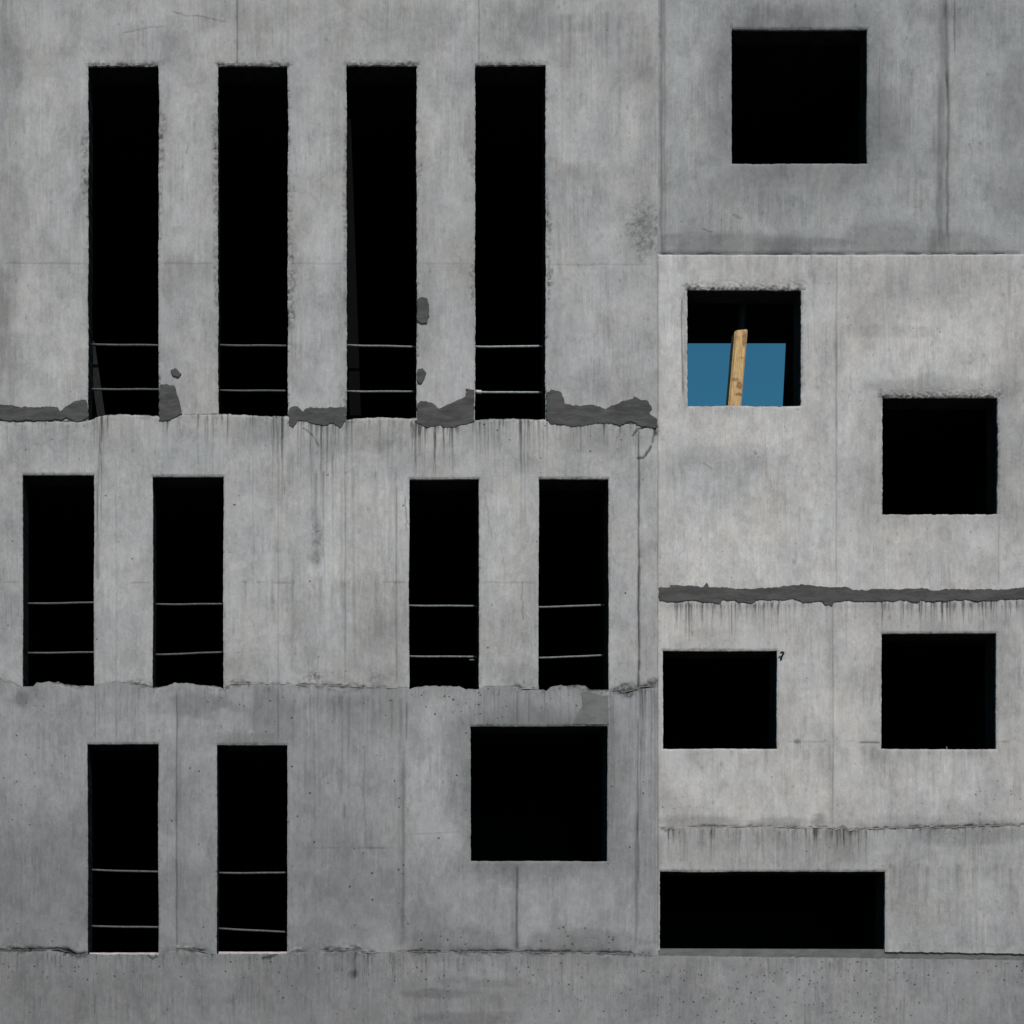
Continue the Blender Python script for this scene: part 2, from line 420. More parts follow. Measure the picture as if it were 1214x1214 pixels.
def blob(u, v, ru, rv, tone=0.0, stain=0.0, cool=0.0, porous=0.0, names=None, rag=0.6, h=0.0, rough=0.0):
    for P, s in each(u - ru * 2.2, u + ru * 2.2, v - rv * 2.2, v + rv * 2.2, names):
        U, V = P['U'][s], P['V'][s]
        r = np.hypot((U - u) / ru, (V - v) / rv)
        r = r + (fbm(U / (ru * .5 + 3), V / (rv * .5 + 3), int(u) % 17, 4) - .5) * 2 * rag
        g = 1 - sstep(0.55, 1.5, r)
        P['tonef'][s] *= 1 + tone * g
        P['stain'][s] += stain * g; P['coolf'][s] += cool * g; P['porous'][s] += porous * g
        P['h'][s] += h * g
        if rough:
            P['h'][s] += rough * g * (fbm(U / 4.4 + V / 15, V / 5.4 - U / 18, 21, 4) - .5) * 2
            P['stain'][s] += .36 * g * sstep(.52, .66, fbm(U / 2.6 + V / 12, V / 3.4, 27, 3))
def drips(u0, u1, v0, n, lmin, lmax, st=0.45, seed=0, w=(0.5, 1.0), names=None, h=-0.002):
    r = random.Random(seed)
    for _ in range(n):
        u = r.uniform(u0, u1); L = lmin + (lmax - lmin) * r.random() ** 2
        _ls[0] += 1; sd = _ls[0] % 61
        ww = r.uniform(*w); ss = 1.45 * st * r.uniform(.3, 1.1); le = r.uniform(-1.2, 1.2); st0 = v0 + r.uniform(-4, 3)
        for P, s in each(u - 6, u + 6, st0 - 6, st0 + L, names):
            U, V = P['U'][s], P['V'][s]
            t = np.clip((V - st0) / L, 0, 1)
            uc = u + le * t + (vnoise(V / 20, V * 0, sd) - .5) * 1.6
            g = np.exp(-((U - uc) / (ww * (1.1 - .5 * t))) ** 2) * (1 - t) ** .6 * np.clip((V - st0 + 4) / 4, 0, 1)
            g = g * (0.5 + 0.7 * vnoise(V / 9, V * 0 + 2, sd))
            P['stain'][s] += ss * g; P['h'][s] += h * g

# formwork joints
vline(281, -40, 77, 0.9, .75, -.004, .4, 3); vline(284, -40, 77, 2.2, .12, 0, .6)
vline(567.5, -40, 77, 0.8, .5, -.003, .4, 3); blob(615, 30, 40, 45, -.13, names=['P1'])
hline(312.5, 0, 104, 1.0, .30, -.002, .5); hline(312.5, 188, 258, 1.0, .28, -.002, .5); hline(313, 341, 411, .9, .18, -.002, .5)
hline(313, 494, 563, .9, .15, -.002, .5); hline(314, 650, 775, 1.0, .25, -.002, .5)
vline(118, 500, 700, 1.2, .42, -.002, 1.5, 20, lean=-4); vline(123, 498, 600, .7, .25, 0, 1); vline(138, 560, 812, .8, .22, -.001, .6)
vline(115, 560, 690, .8, .4, -.001, 1, lean=2)
vline(330, 500, 820, .8, .30, -.002, .5, names=['P2']); vline(409, 500, 812, .8, .38, -.003, .4, names=['P2']); vline(404, 510, 700, 1.0, .22, 0, 1)
vline(470, 575, 812, 1.0, .40, -.003, .4, names=['P2']); vline(300, 540, 700, .7, .2, 0, .7); vline(347, 640, 800, 2.5, .22, 0, 1.5)
vline(757, 508, 818, 1.1, .95, -.007, .6, 4, names=['P2']); vline(757.5, 640, 818, 2.0, .45, -.004, 1.2, 20, names=['P2'], broken=.4)
hline(691, 0, 27, 1.2, .3, -.002, .6); hline(691.5, 150, 181, 1.0, .4, -.002, .5); hline(691, 283, 350, 1.2, .3, -.002, .8, broken=.4); hline(691, 450, 486, 1.2, .3, -.002, .7); hline(691.5, 568, 640, 1.1, .22, -.002, .7)
vline(209.5, 818, 1124, 1.1, .62, -.004, .5); vline(214, 818, 1124, 4, .10, 0, 1)
vline(113, 816, 880, 1.0, .4, -.002, .6); vline(117, 816, 862, 0.8, .42, 0, .6); vline(138, 820, 880, .8, .35, -.001, .5); vline(330, 815, 880, .9, .4, -.002, .4)
vline(478, 880, 1128, 2.0, .50, -.005, .7, 30); vline(482, 830, 882, .9, .6, -.003, .5); vline(474, 820, 1128, 2.2, .18, 0, 1); vline(470, 1080, 1126, 3, .2, 0, 1)
vline(612.5, 1024, 1128, 1.5, .75, -.006, .5, 6); vline(609, 1024, 1128, 3.0, .2, 0, .6); vline(613, 818, 860, .8, .5, -.003, .4, 4)
vline(627, 818, 860, .8, .4, -.002, .4, 4)
vline(756, 850, 1050, .9, .55, -.003, .5); vline(754, 950, 1128, 2.0, .45, -.004, .8, 20); vline(759, 870, 990, .6, .35, 0, .4)
vline(405, 820, 948, .8, .4, -.002, .8); vline(408, 950, 975, 2.2, .5, -.003, .8); vline(432, 880, 1005, 1.0, .35, 0, 1)
hline(1005.5, 342, 480, .8, .25, -.001, .6, broken=.35); hline(990, 482, 550, .8, .25, -.001, .6, lean=-4); hline(1006, 430, 462, 1, .5, -.003, .4)
vline(1124, -60, 130, 2.4, .5, -.003, .7, 45, names=['R1'], lean=2); vline(1126.5, 60, 298, 1.8, .6, -.006, 1.2, 30, names=['R1']); vline(1120, -40, 298, 5.5, .16, .003, 1.0, 20, names=['R1']); vline(1134.5, -30, 62, .9, .6, -.003, .4, names=['R1'])
vline(1119, -10, 298, 4, .22, .002, 1.2, 10, names=['R1']); vline(1110, 140, 190, 3, .38, -.002, 1.0, 18, names=['R1']); vline(1115, 80, 298, 2, .28, 0, 1.5, 20, names=['R1'])
vline(1045, 60, 160, .7, .3, 0, .4, names=['R1']); vline(1109, 262, 298, 4, .3, -.003, 1, names=['R1'])
vline(785.5, -40, 298, 2.0, .5, -.008, .9, 2, names=['R1']); vline(789.5, -40, 298, 1.2, .35, .002, .5, 2, names=['R1'])
hline(296, 781, 1214, 2.2, .42, -.003, .6, 2, names=['R1']); hline(297.5, 781, 1214, 1.0, .65, -.008, .6, 2, names=['R1'], broken=.4)
vline(992, 302, 695, .9, .36, -.003, .4, 4, names=['R2']); vline(992, 400, 520, 1.6, .3, -.003, .6, 20, names=['R2'], broken=.45)
vline(809, 346, 470, .9, .75, -.005, .8, 10, names=['R2']); vline(811.5, 342, 480, 1.0, .3, -.004, .6, 6, names=['R2'])
vline(1184.5, 612, 695, .7, .38, -.002, .4, names=['R2'])
vline(988, 716, 979, .9, .42, -.003, .4, 4, names=['R3']); vline(985, 716, 979, 2.2, .15, 0, .5, 4, names=['R3']); vline(1004, 722, 776, .8, .3, 0, .5)
hline(879.5, 922, 985, .9, .3, -.002, .5, broken=.45); hline(879.5, 1017, 1046, 1.1, .75, -.004, .4, 5); hline(878.5, 998, 1017, .9, .3, 0, .4); hline(879, 1182, 1200, 1, .45, -.003, .4); blob(946, 879, 3.5, 3, 0, .5, names=['R3'])
crack([(750, 516), (757, 509), (772, 505), (779, 506)], 1.4, .9, -.012); crack([(757, 544), (762, 543), (768, 537), (771, 530)], 1.5, 1.0, -.010); crack([(773, 526), (775, 518), (778, 505)], 1.0, .8, -.008); crack([(776, 498), (777, 514)], 2.2, .9, -.012)
crack([(146, 39), (170, 34), (195, 32)], .8, .4, -.003); crack([(205, 14), (220, 18), (240, 20), (267, 26)], .7, .5, -.003)
crack([(360, 508), (372, 518), (378, 530)], .8, .6, -.003); crack([(224, 168), (221, 182)], .7, .5, -.002)
crack([(575, 590), (583, 640)], .6, .5, -.002); crack([(618, 690), (620, 735)], .7, .55, -.003); crack([(480, 590), (482, 630)], .8, .6, -.003)
crack([(833, 548), (845, 556)], .7, .4, -.003); crack([(835, 268), (846, 271)], .9, .6, -.004); crack([(871, 250), (881, 254)], .9, .4, .004)

# the lift lines: broken cracks and crumbs
def joint_rough(fn, u0, u1, panels, amp=.010, w=4.0, st=.5, thr=.45, seed=0):
    for k in panels:
        P = PANELS[k]; U, V = P['U'], P['V']
        s = window(P, u0, u1, P['v'][0], P['v'][1])
        if not s: continue
        U, V = U[s], V[s]
        d = np.abs(V - fn(U))
        e = np.clip((U - u0) / 12, 0, 1) * np.clip((u1 - U) / 12, 0, 1)
        n1 = fbm(U / 9, V / 5, 31 + seed, 3)
        act = sstep(thr - .08, thr + .12, fbm(U / 26, U * 0 + 1, 41 + seed, 2))
        g = np.exp(-(d / w) ** 2) * e
        P['h'][s] += amp * g * act * (n1 - .58) * 3
        P['stain'][s] += st * g * act * sstep(.46, .62, fbm(U / 3.5, V / 2.4, 51 + seed, 3)) + st * .9 * e * np.exp(-(d / 1.1) ** 2) * (0.25 + act)
joint_rough(B2, -10, 780, ['P2', 'P3'], .012, 4.5, .65, .44, 0)
joint_rough(B3, -10, 110, ['P3', 'BASE'], .020, 4.0, .9, .25, 1)
joint_rough(B3, 186, 258, ['P3', 'BASE'], .020, 5.0, .7, .30, 2)
joint_rough(B3, 338, 482, ['P3', 'BASE'], .018, 5.0, .55, .40, 3)
joint_rough(B3, 480, 782, ['P3', 'BASE'], .012, 3.5, .8, .42, 4)
joint_rough(B4, 778, 1230, ['R3', 'R4'], .012, 3.2, .75, .42, 5)
joint_rough(B1, -10, 780, ['P2'], .010, 5.0, .3, .45, 6)
joint_rough(B5, 778, 1230, ['R3'], .006, 14.0, .12, .45, 7)
blob(372, 800, 9, 8, 0, .25, rough=.02, names=['P2']); blob(445, 807, 12, 7, 0, .2, rough=.015); blob(742, 818, 12, 7, 0, .5, rough=.02); blob(773, 811, 7, 8, 0, .5, rough=.02, names=['P2'])
crack([(88, 1131), (80, 1128), (76, 1133)], 2.0, .9, -.02); crack([(185, 1134), (181, 1138), (176, 1133)], 1.6, .8, -.012); crack([(320, 1136), (312, 1137), (330, 1132)], 1.6, .8, -.012)
crack([(423, 1126), (419, 1140), (421, 1158)], 2.2, .5, -.006, names=['BASE']); blob(419, 1155, 5, 5, 0, .5, names=['BASE'])

def follow(fn, u0, u1, panels, w=1.0, stain=.7, h=-.01, off=0.0, broken=0.0, seed=0):
    for k in panels:
        P = PANELS[k]; s = window(P, u0, u1, P['v'][0], P['v'][1])
        if not s: continue
        U, V = P['U'][s], P['V'][s]
        c = fn(U) + off + (vnoise(U / 6, U * 0, seed) - .5) * 2.2
        ww = w * (.5 + 1.0 * vnoise(U / 10, U * 0 + 4, seed))
        g = np.exp(-((V - c) / ww) ** 2) * np.clip((U - u0) / 6, 0, 1) * np.clip((u1 - U) / 6, 0, 1)
        if broken: g = g * sstep(broken - .12, broken + .12, fbm(U / 17, U * 0 + 8, seed, 2))
        P['stain'][s] += stain * g; P['h'][s] += h * g
follow(B3, -12, 106, ['P3', 'BASE'], 2.0, .95, -.02, -.5, 0, 1); follow(B3, 188, 258, ['P3', 'BASE'], 1.3, .6, -.012, 0, .42, 2)
follow(B3, 340, 482, ['P3', 'BASE'], 1.2, .6, -.012, 0, .40, 3); follow(B3, 478, 752, ['P3', 'BASE'], 1.2, .95, -.012, -1, .30, 4); follow(B3, 478, 780, ['P3'], 4.5, .25, 0, -4, 0, 5)
follow(B2, -12, 27, ['P2', 'P3'], 1.0, .6, -.008, 0, .3, 6); follow(B2, 265, 486, ['P2', 'P3'], 1.0, .75, -.008, -.5, .36, 7); follow(B2, 568, 640, ['P2', 'P3'], 1.0, .7, -.008, -.5, .42, 8); follow(B2, 112, 182, ['P2', 'P3'], .9, .6, -.006, 0, .46, 9); follow(B2, 722, 780, ['P2', 'P3'], 1.6, .9, -.015, 0, .3, 10)
follow(B4, 779, 1225, ['R3', 'R4'], 1.1, .85, -.010, -.3, .30, 11); follow(B4, 860, 1225, ['R3'], 3.0, .2, 0, -3, .4, 12)
follow(B5, 779, 1225, ['R3'], 3, .12, 0, 12, 0, 13)
vline(780, 302, 1126, .9, .55, -.004, .3, 2); vline(776, 830, 1126, .8, .25, 0, .3)
for P, s in each(781, RIGHT, 300, 305, ['R2']): P['h'][s] -= .020 * np.exp(-((P['V'][s] - B0(P['U'][s])) / 1.3) ** 2) * (.6 + .8 * vnoise(P['U'][s] / 7, P['V'][s] * 0, 3))
for P, s in each(-10, 780, 497, 503, ['P2']): P['h'][s] -= .014 * np.exp(-((P['V'][s] - B1(P['U'][s])) / 1.4) ** 2) * (.3 + 1.1 * vnoise(P['U'][s] / 5, P['V'][s] * 0, 5))
# run-off streaks
drips(486, 545, 503, 46, 12, 75, .75, 1, names=['P2']); drips(340, 420, 500, 34, 15, 110, .5, 2, names=['P2']); drips(383, 400, 500, 8, 90, 170, .6, 3, names=['P2'])
drips(322, 336, 495, 10, 60, 155, .6, 4, names=['P2']); drips(560, 650, 500, 34, 12, 70, .42, 5, names=['P2']); drips(650, 756, 503, 34, 10, 60, .42, 6, names=['P2'])
drips(430, 485, 500, 22, 10, 100, .35, 7, names=['P2']); drips(240, 300, 495, 20, 10, 80, .42, 8, names=['P2']); drips(110, 130, 495, 12, 30, 190, .5, 9, names=['P2'])
drips(0, 110, 502, 22, 8, 60, .28, 10, names=['P2']); drips(190, 235, 495, 14, 10, 75, .4, 11, names=['P2']); drips(615, 640, 500, 10, 60, 170, .45, 12, names=['P2'])
drips(800, 930, 716, 70, 10, 55, .55, 13, names=['R3']); drips(930, 1045, 716, 30, 8, 45, .30, 14, names=['R3']); drips(1045, 1214, 714, 80, 10, 48, .50, 15, names=['R3'])
drips(1075, 1140, 714, 24, 20, 40, .6, 16, names=['R3'])
drips(790, 1060, 985, 100, 8, 55, .42, 17, names=['R4']); drips(960, 1010, 984, 24, 10, 40, .6, 18, names=['R4']); drips(1060, 1214, 984, 30, 6, 45, .28, 19, names=['R4'])
drips(0, 480, 1134, 120, 8, 45, .33, 20, names=['BASE']); drips(480, 1214, 1140, 130, 8, 60, .26, 21, names=['BASE'])
drips(0, 480, 818, 50, 8, 60, .22, 22, names=['P3']); drips(485, 780, 818, 44, 10, 44, .28, 23, names=['P3']); drips(722, 778, 820, 24, 60, 220, .3, 24, names=['P3'])
drips(0, 1214, 1185, 90, 10, 50, .28, 25, names=['BASE']); drips(370, 470, 560, 20, 60, 230, .22, 26, names=['P2'], w=(.8, 2.2)); drips(270, 480, 690, 30, 30, 110, .2, 27, names=['P2'], w=(.8, 2.5))
drips(345, 480, 830, 30, 50, 220, .2, 28, names=['P3'], w=(.8, 2.4)); drips(790, 1214, 304, 40, 20, 120, .10, 29, names=['R2'], w=(1.5, 4)); drips(870, 1214, 889, 60, 15, 80, .14, 30, names=['R3'], w=(1, 3))
drips(650, 780, 20, 40, 40, 300, .12, 31, names=['P1'], w=(1, 3)); drips(0, 640, -20, 60, 40, 130, .10, 32, names=['P1'], w=(1, 4))
drips(1055, 1214, 1030, 40, 30, 90, .14, 33, names=['R4'], w=(1, 3))

# stains, pours, worn places
blob(764, 268, 22, 32, -.18, .04, names=['P1'], rough=.012); blob(376, 640, 7, 34, -.05, .28, names=['P2'], rough=.010); blob(374, 662, 8, 9, -.1, .2, names=['P2'])
blob(374, 545, 26, 26, -.12, 0, names=['P2']); blob(345, 560, 5, 22, -.2, .05, names=['P2'])
blob(720, 520, 60, 16, -.10, .08, porous=.4, names=['P2']); blob(590, 515, 35, 14, -.04, 0, porous=.8, names=['P2']); blob(440, 520, 40, 16, -.12, .05, names=['P2']); blob(300, 510, 36, 18, -.12, .06, names=['P2'], porous=.4)
blob(130, 520, 50, 20, -.06, .04, names=['P2']); blob(60, 530, 40, 24, -.07, 0, names=['P2'], cool=.3); blob(222, 535, 30, 24, -.08, cool=.5, names=['P2'])
blob(500, 385, 16, 50, -.08, .05, names=['P1']); blob(545, 330, 14, 30, -.12, .04, names=['P1']); blob(225, 335, 26, 28, -.12, .04, names=['P1']); blob(60, 300, 40, 28, -.06, names=['P1'])
blob(10, 200, 16, 260, -.18, names=['P1'], rag=.3); blob(0, 380, 12, 40, -.25, names=['P1']); blob(165, 55, 70, 22, -.1, names=['P1']); blob(300, 18, 60, 18, -.09, .03, names=['P1']); blob(430, 50, 60, 40, -.06, names=['P1'])
blob(705, 190, 50, 130, .10, names=['P1']); blob(690, 380, 60, 60, .06, names=['P1']); blob(60, 390, 50, 60, .10, names=['P1']); blob(210, 230, 30, 100, .04, names=['P1']); blob(60, 150, 50, 80, .05, names=['P1'])
blob(700, 240, 40, 40, -.1, .02, names=['P1'])
blob(430, 620, 70, 90, .14, names=['P2']); blob(730, 660, 40, 100, .06, names=['P2']); blob(600, 640, 34, 70, .12, names=['P2']); blob(50, 760, 60, 60, -.10, names=['P2']); blob(340, 740, 70, 60, .05, names=['P2']); blob(10, 650, 30, 100, -.12, names=['P2'], cool=.3)
blob(150, 650, 30, 90, .04, names=['P2']); blob(500, 730, 60, 50, -.04, names=['P2']); blob(770, 760, 18, 50, -.14, names=['P2']); blob(600, 770, 40, 30, -.08, names=['P2'])
for u, v, ru, rv in ((193, 150, 5, 14), (191, 185, 3.5, 26), (190, 260, 2, 40), (100, 180, 4, 26), (101, 225, 4, 18), (255, 160, 4, 22), (255, 205, 4, 26), (256, 300, 3, 60), (345, 228, 5, 12), (346, 350, 6, 34), (344, 380, 4, 16), (344, 300, 3, 50),
                     (497, 199, 4, 9), (559, 196, 4, 12), (651, 268, 4, 14), (652, 330, 4, 12), (650, 300, 2.5, 60), (406, 480, 7, 18), (409, 250, 2.5, 90), (560, 330, 3, 30)):
    blob(u, v, ru, rv, -.06, .06, names=['P1'], rough=.014, h=-.004, rag=.9)
blob(420, 745, 60, 70, -.06, .03, names=['P2']); blob(300, 640, 30, 60, .07, names=['P2']); blob(385, 700, 26, 70, .08, names=['P2'], rag=.5); blob(560, 420, 40, 70, .05, names=['P1']); blob(370, 250, 30, 160, .06, names=['P1'], rag=.5)
blob(1100, 520, 60, 160, .05, names=['R2'], rag=.5); blob(900, 520, 60, 26, .07, names=['R2']); blob(870, 690, 60, 14, .05, names=['R2']); blob(980, 650, 40, 60, .05, names=['R2']); blob(900, 930, 80, 24, .05, names=['R3']); blob(1120, 920, 80, 24, .05, names=['R3']); blob(985, 760, 30, 50, .05, names=['R3'])
blob(500, 30, 50, 22, -.10, .03, names=['P1']); blob(640, 30, 40, 26, -.12, .03, names=['P1']); blob(740, 60, 30, 60, -.08, .02, names=['P1']); blob(690, 205, 26, 10, -.10, .06, names=['P1'])
for q in (96, 196, 250, 349, 403, 502, 555, 655): blob(q, 290, 9, 190, -.07, .02, names=['P1'], rag=.8)  # darker margins down both sides of the tall slots
blob(765, 150, 12, 120, -.10, .02, names=['P1'], rag=.6); blob(700, 450, 60, 16, -.06, .02, names=['P1']); blob(20, 60, 50, 40, -.08, names=['P1'])
blob(130, 770, 26, 40, -.08, .02, names=['P2']); blob(300, 790, 60, 18, -.08, .03, names=['P2']); blob(450, 770, 30, 40, -.07, .02, names=['P2']); blob(620, 800, 24, 14, -.1, .04, names=['P2'])
# pour 3
blob(200, 840, 190, 26, .10, names=['P3'], rag=.4); blob(60, 1060, 80, 90, -.22, names=['P3'], rag=.4); blob(390, 1050, 70, 80, -.16, names=['P3'], rag=.4); blob(230, 1090, 60, 60, -.16, names=['P3']); blob(520, 930, 40, 90, .30, names=['P3'], rag=.4); blob(650, 1070, 90, 40, .14, names=['P3'])
blob(740, 900, 40, 80, .16, names=['P3']); blob(200, 870, 90, 40, .08, names=['P3']); blob(60, 900, 50, 60, .08, names=['P3']); blob(430, 900, 50, 60, .06, names=['P3']); blob(230, 835, 40, 14, -.2, .1, names=['P3'], porous=.6); blob(320, 840, 30, 26, -.12, .15, names=['P3'], porous=.5); blob(50, 832, 30, 14, -.08, .05, names=['P3'], porous=.7)
blob(440, 840, 40, 24, -.1, .04, names=['P3'], porous=.4); blob(560, 835, 60, 18, .04, .03, names=['P3'], porous=.9); blob(650, 830, 40, 14, .04, 0, names=['P3'], porous=1.0); blob(290, 878, 40, 8, -.1, .2, names=['P3']); blob(26, 830, 8, 8, -.1, .25, names=['P3'])
blob(540, 1115, 60, 14, -.12, .12, names=['P3'], porous=.8); blob(690, 1115, 60, 14, -.12, .14, names=['P3'], porous=.8); blob(500, 1095, 26, 26, -.1, .1, names=['P3']); blob(370, 1110, 40, 20, -.15, names=['P3'])
# ragged darker rings round the square cut-outs
def dark_ring(hole, names, reach, amt, seed):
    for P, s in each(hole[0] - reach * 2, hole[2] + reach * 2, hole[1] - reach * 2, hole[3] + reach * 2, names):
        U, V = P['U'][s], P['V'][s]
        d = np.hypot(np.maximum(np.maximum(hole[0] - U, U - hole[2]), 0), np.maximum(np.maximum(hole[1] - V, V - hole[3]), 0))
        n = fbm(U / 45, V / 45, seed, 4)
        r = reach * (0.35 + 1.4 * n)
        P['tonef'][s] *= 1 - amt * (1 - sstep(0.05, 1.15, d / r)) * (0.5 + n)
dark_ring((558, 861, 720, 1021), ['P3'], 36, .28, 3)
dark_ring((869.3, 29.3, 1030.6, 189.6), ['R1'], 38, .24, 5)
dark_ring((1047, 470.5, 1184, 609), ['R2'], 26, .16, 7)
dark_ring((1046, 750, 1182.3, 887.5), ['R3'], 24, .12, 8)
blob(1055, 130, 30, 70, -.14, names=['R1']); blob(930, 225, 80, 30, -.12, names=['R1']); blob(880, 285, 120, 12, -.18, .1, names=['R1']); blob(930, 285, 24, 14, -.2, .12, names=['R1']); blob(1060, 280, 50, 20, -.18, .08, names=['R1']); blob(1150, 285, 40, 16, -.14, .06, names=['R1'])
blob(1205, 120, 26, 60, -.2, names=['R1']); blob(1200, 220, 40, 30, -.18, names=['R1']); blob(820, 100, 26, 110, .10, names=['R1'], rag=.4); blob(960, 260, 90, 26, .06, names=['R1']); blob(1080, 60, 40, 60, .08, names=['R1']); blob(1165, 150, 26, 90, .10, names=['R1']); blob(1100, 10, 40, 14, -.1, .05, names=['R1'], porous=.8); blob(930, 15, 60, 16, -.14, names=['R1']); blob(1170, 12, 40, 16, -.1, 0, names=['R1'], porous=.8)
blob(860, 545, 60, 18, -.10, names=['R2']); blob(840, 560, 70, 26, -.10, cool=.4, names=['R2']); blob(930, 600, 40, 40, .04, names=['R2']); blob(850, 650, 70, 30, .09, names=['R2']); blob(1030, 380, 20, 30, -.10, .05, names=['R2']); blob(1060, 392, 50, 8, -.08, .08, names=['R2']); blob(1040, 360, 40, 30, -.06, .03, names=['R2'])
blob(1200, 560, 22, 90, -.16, names=['R2']); blob(1020, 560, 18, 80, -.12, names=['R2']); blob(1100, 330, 100, 26, -.10, .03, names=['R2']); blob(890, 320, 90, 16, -.06, .02, names=['R2']); blob(1200, 420, 20, 60, -.08, .02, names=['R2']); blob(830, 500, 40, 18, .06, names=['R2']); blob(970, 430, 20, 80, -.04, names=['R2']); blob(798, 400, 14, 90, .08, names=['R2'], rag=.3)
blob(1110, 460, 70, 16, -.14, .05, names=['R2']); blob(1120, 660, 70, 30, -.05, names=['R2']); blob(820, 680, 40, 14, 0, 0, porous=.8, names=['R2'])
blob(955, 830, 26, 60, .04, names=['R3']); blob(800, 955, 30, 22, -.03, .05, names=['R3'], porous=1.4); blob(830, 973, 60, 6, -.12, .20, names=['R3']); blob(930, 974, 30, 6, -.1, .16, names=['R3']); blob(972, 972, 8, 6, -.15, .3, names=['R3']); blob(1180, 960, 40, 30, -.08, .05, names=['R3'], porous=.8); blob(1200, 800, 20, 80, -.14, names=['R3']); blob(1100, 975, 100, 8, -.08, .08, names=['R3']); blob(1140, 730, 80, 16, -.05, .04, names=['R3']); blob(1030, 960, 60, 20, -.05, names=['R3'])
blob(800, 735, 40, 20, .05, names=['R3']); blob(1150, 990, 70, 12, -.12, .12, names=['R4'], porous=1.0); blob(995, 1000, 22, 26, -.08, .18, names=['R4']); blob(900, 1010, 100, 20, -.04, .03, names=['R4']); blob(1150, 1060, 60, 30, .06, names=['R4']); blob(1080, 1090, 22, 50, -.08, names=['R4']); blob(1180, 1110, 50, 14, -.08, cool=.3, names=['R4'])
# base
blob(150, 1150, 200, 12, .06, 0, names=['BASE'], porous=.5); blob(600, 1155, 160, 14, .10, .03, names=['BASE'], porous=1.0); blob(1010, 1155, 200, 12, .06, .05, names=['BASE'], porous=1.5); blob(560, 1208, 60, 8, -.14, .16, names=['BASE']); blob(520, 1178, 40, 6, -.1, .2, names=['BASE']); blob(580, 1165, 40, 6, -.1, .12, names=['BASE']); blob(800, 1190, 40, 30, -.16, cool=.3, names=['BASE'])
blob(1000, 1180, 260, 60, .20, names=['BASE'], rag=.3); blob(620, 1180, 160, 50, .12, names=['BASE'], rag=.4); blob(40, 1190, 100, 50, -.08, names=['BASE']); blob(320, 1150, 120, 18, -.05, .03, names=['BASE'], porous=.4); blob(900, 1195, 200, 20, 0, 0, names=['BASE'], porous=.9)

# ---- openings: chipped arrises, honeycombed lintels ------------------
for k, P in PANELS.items():
    U, V = P['U'], P['V']
    for i, (l, t_, r, b_) in enumerate(P['holes']):
        dx = np.maximum(np.maximum(l - U, U - r), 0); dy = np.maximum(np.maximum(t_ - V, V - b_), 0)
        d = np.hypot(dx, dy)
        sd = i * 5 + len(k) + P['v'][1] % 13
        near = d < 30
        chip = sstep(.52, .72, fbm(U / 16, V / 16, sd, 3))
        fine = fbm(U / 2.6, V / 2.6, sd + 2, 2)
        slot = k in ('P1',)
        P['h'] -= near * ((.004 + .010 * fine) * np.exp(-(d / 1.2) ** 2) + (.022 if slot else .009) * chip * fine * np.exp(-(d / (3.2 if slot else 2.0)) ** 2))
        P['stain'] += near * (.18 if slot else .12) * chip * sstep(.45, .7, fine) * np.exp(-(d / (4.0 if slot else 2.2)) ** 2)
        # honeycomb above the lintel
        top = (V < t_ + 1) * (U > l - 6) * (U < r + 6)
        reach = {'P1': 5.0, 'R2': 8.0}.get(k, 2.0)
        hc = np.exp(-(d / reach) ** 2) * top
        P['stain'] += hc * {'P1': .55, 'R2': .55}.get(k, .15) * sstep(.36, .66, fbm(U / 3.2, V / 2.4, sd + 4, 3))
        P['h'] += hc * {'P1': .008, 'R2': .016}.get(k, .002) * (fbm(U / 2.6, V / 2.2, sd + 6, 3) - .58) * 2.2
        # darker tone on the left arris of the tall slots
        if k == 'P1':
            P['stain'] += .22 * np.exp(-(np.abs(U - l) / 3.0) ** 2) * (V > t_) * (V < b_) * (U <= l + .5) * (.3 + fbm(U / 6, V / 10, sd + 8, 2))
        if k == 'R2':
            P['stain'] += .30 * near * np.exp(-(d / 4.0) ** 2) * sstep(.4, .65, fbm(U / 6, V / 6, sd + 8, 3))
    # wobble of the edges in the plane of the wall
    for i, (l, t_, r, b_) in enumerate(P['holes']):
        for e, ax in ((l, 0), (r, 0), (t_, 1), (b_, 1)):
            if ax == 1 and e == P['v'][1]: continue
            A, Bq = (U, V) if ax == 0 else (V, U)
            lo, hi = (t_ - 2, b_ + 2) if ax == 0 else (l - 2, r + 2)
            f = np.exp(-((A - e) / 2.5) ** 2) * (Bq >= lo) * (Bq <= hi)
            o = ((vnoise(Bq / 5, Bq * 0, int(e) % 50) - .5) * (.8 if k in ('P1', 'R2') else .45) + (vnoise(Bq / 1.9, Bq * 0, int(e) % 50 + 9) - .5) * (.7 if k in ('P1', 'R2') else .3) + (vnoise(Bq / 60, Bq * 0, int(e) % 50 + 3) - .5) * 1.0) * f
            if ax == 0: P['U'] = P['U'] + o
            else: P['V'] = P['V'] + o
        U, V = P['U'], P['V']

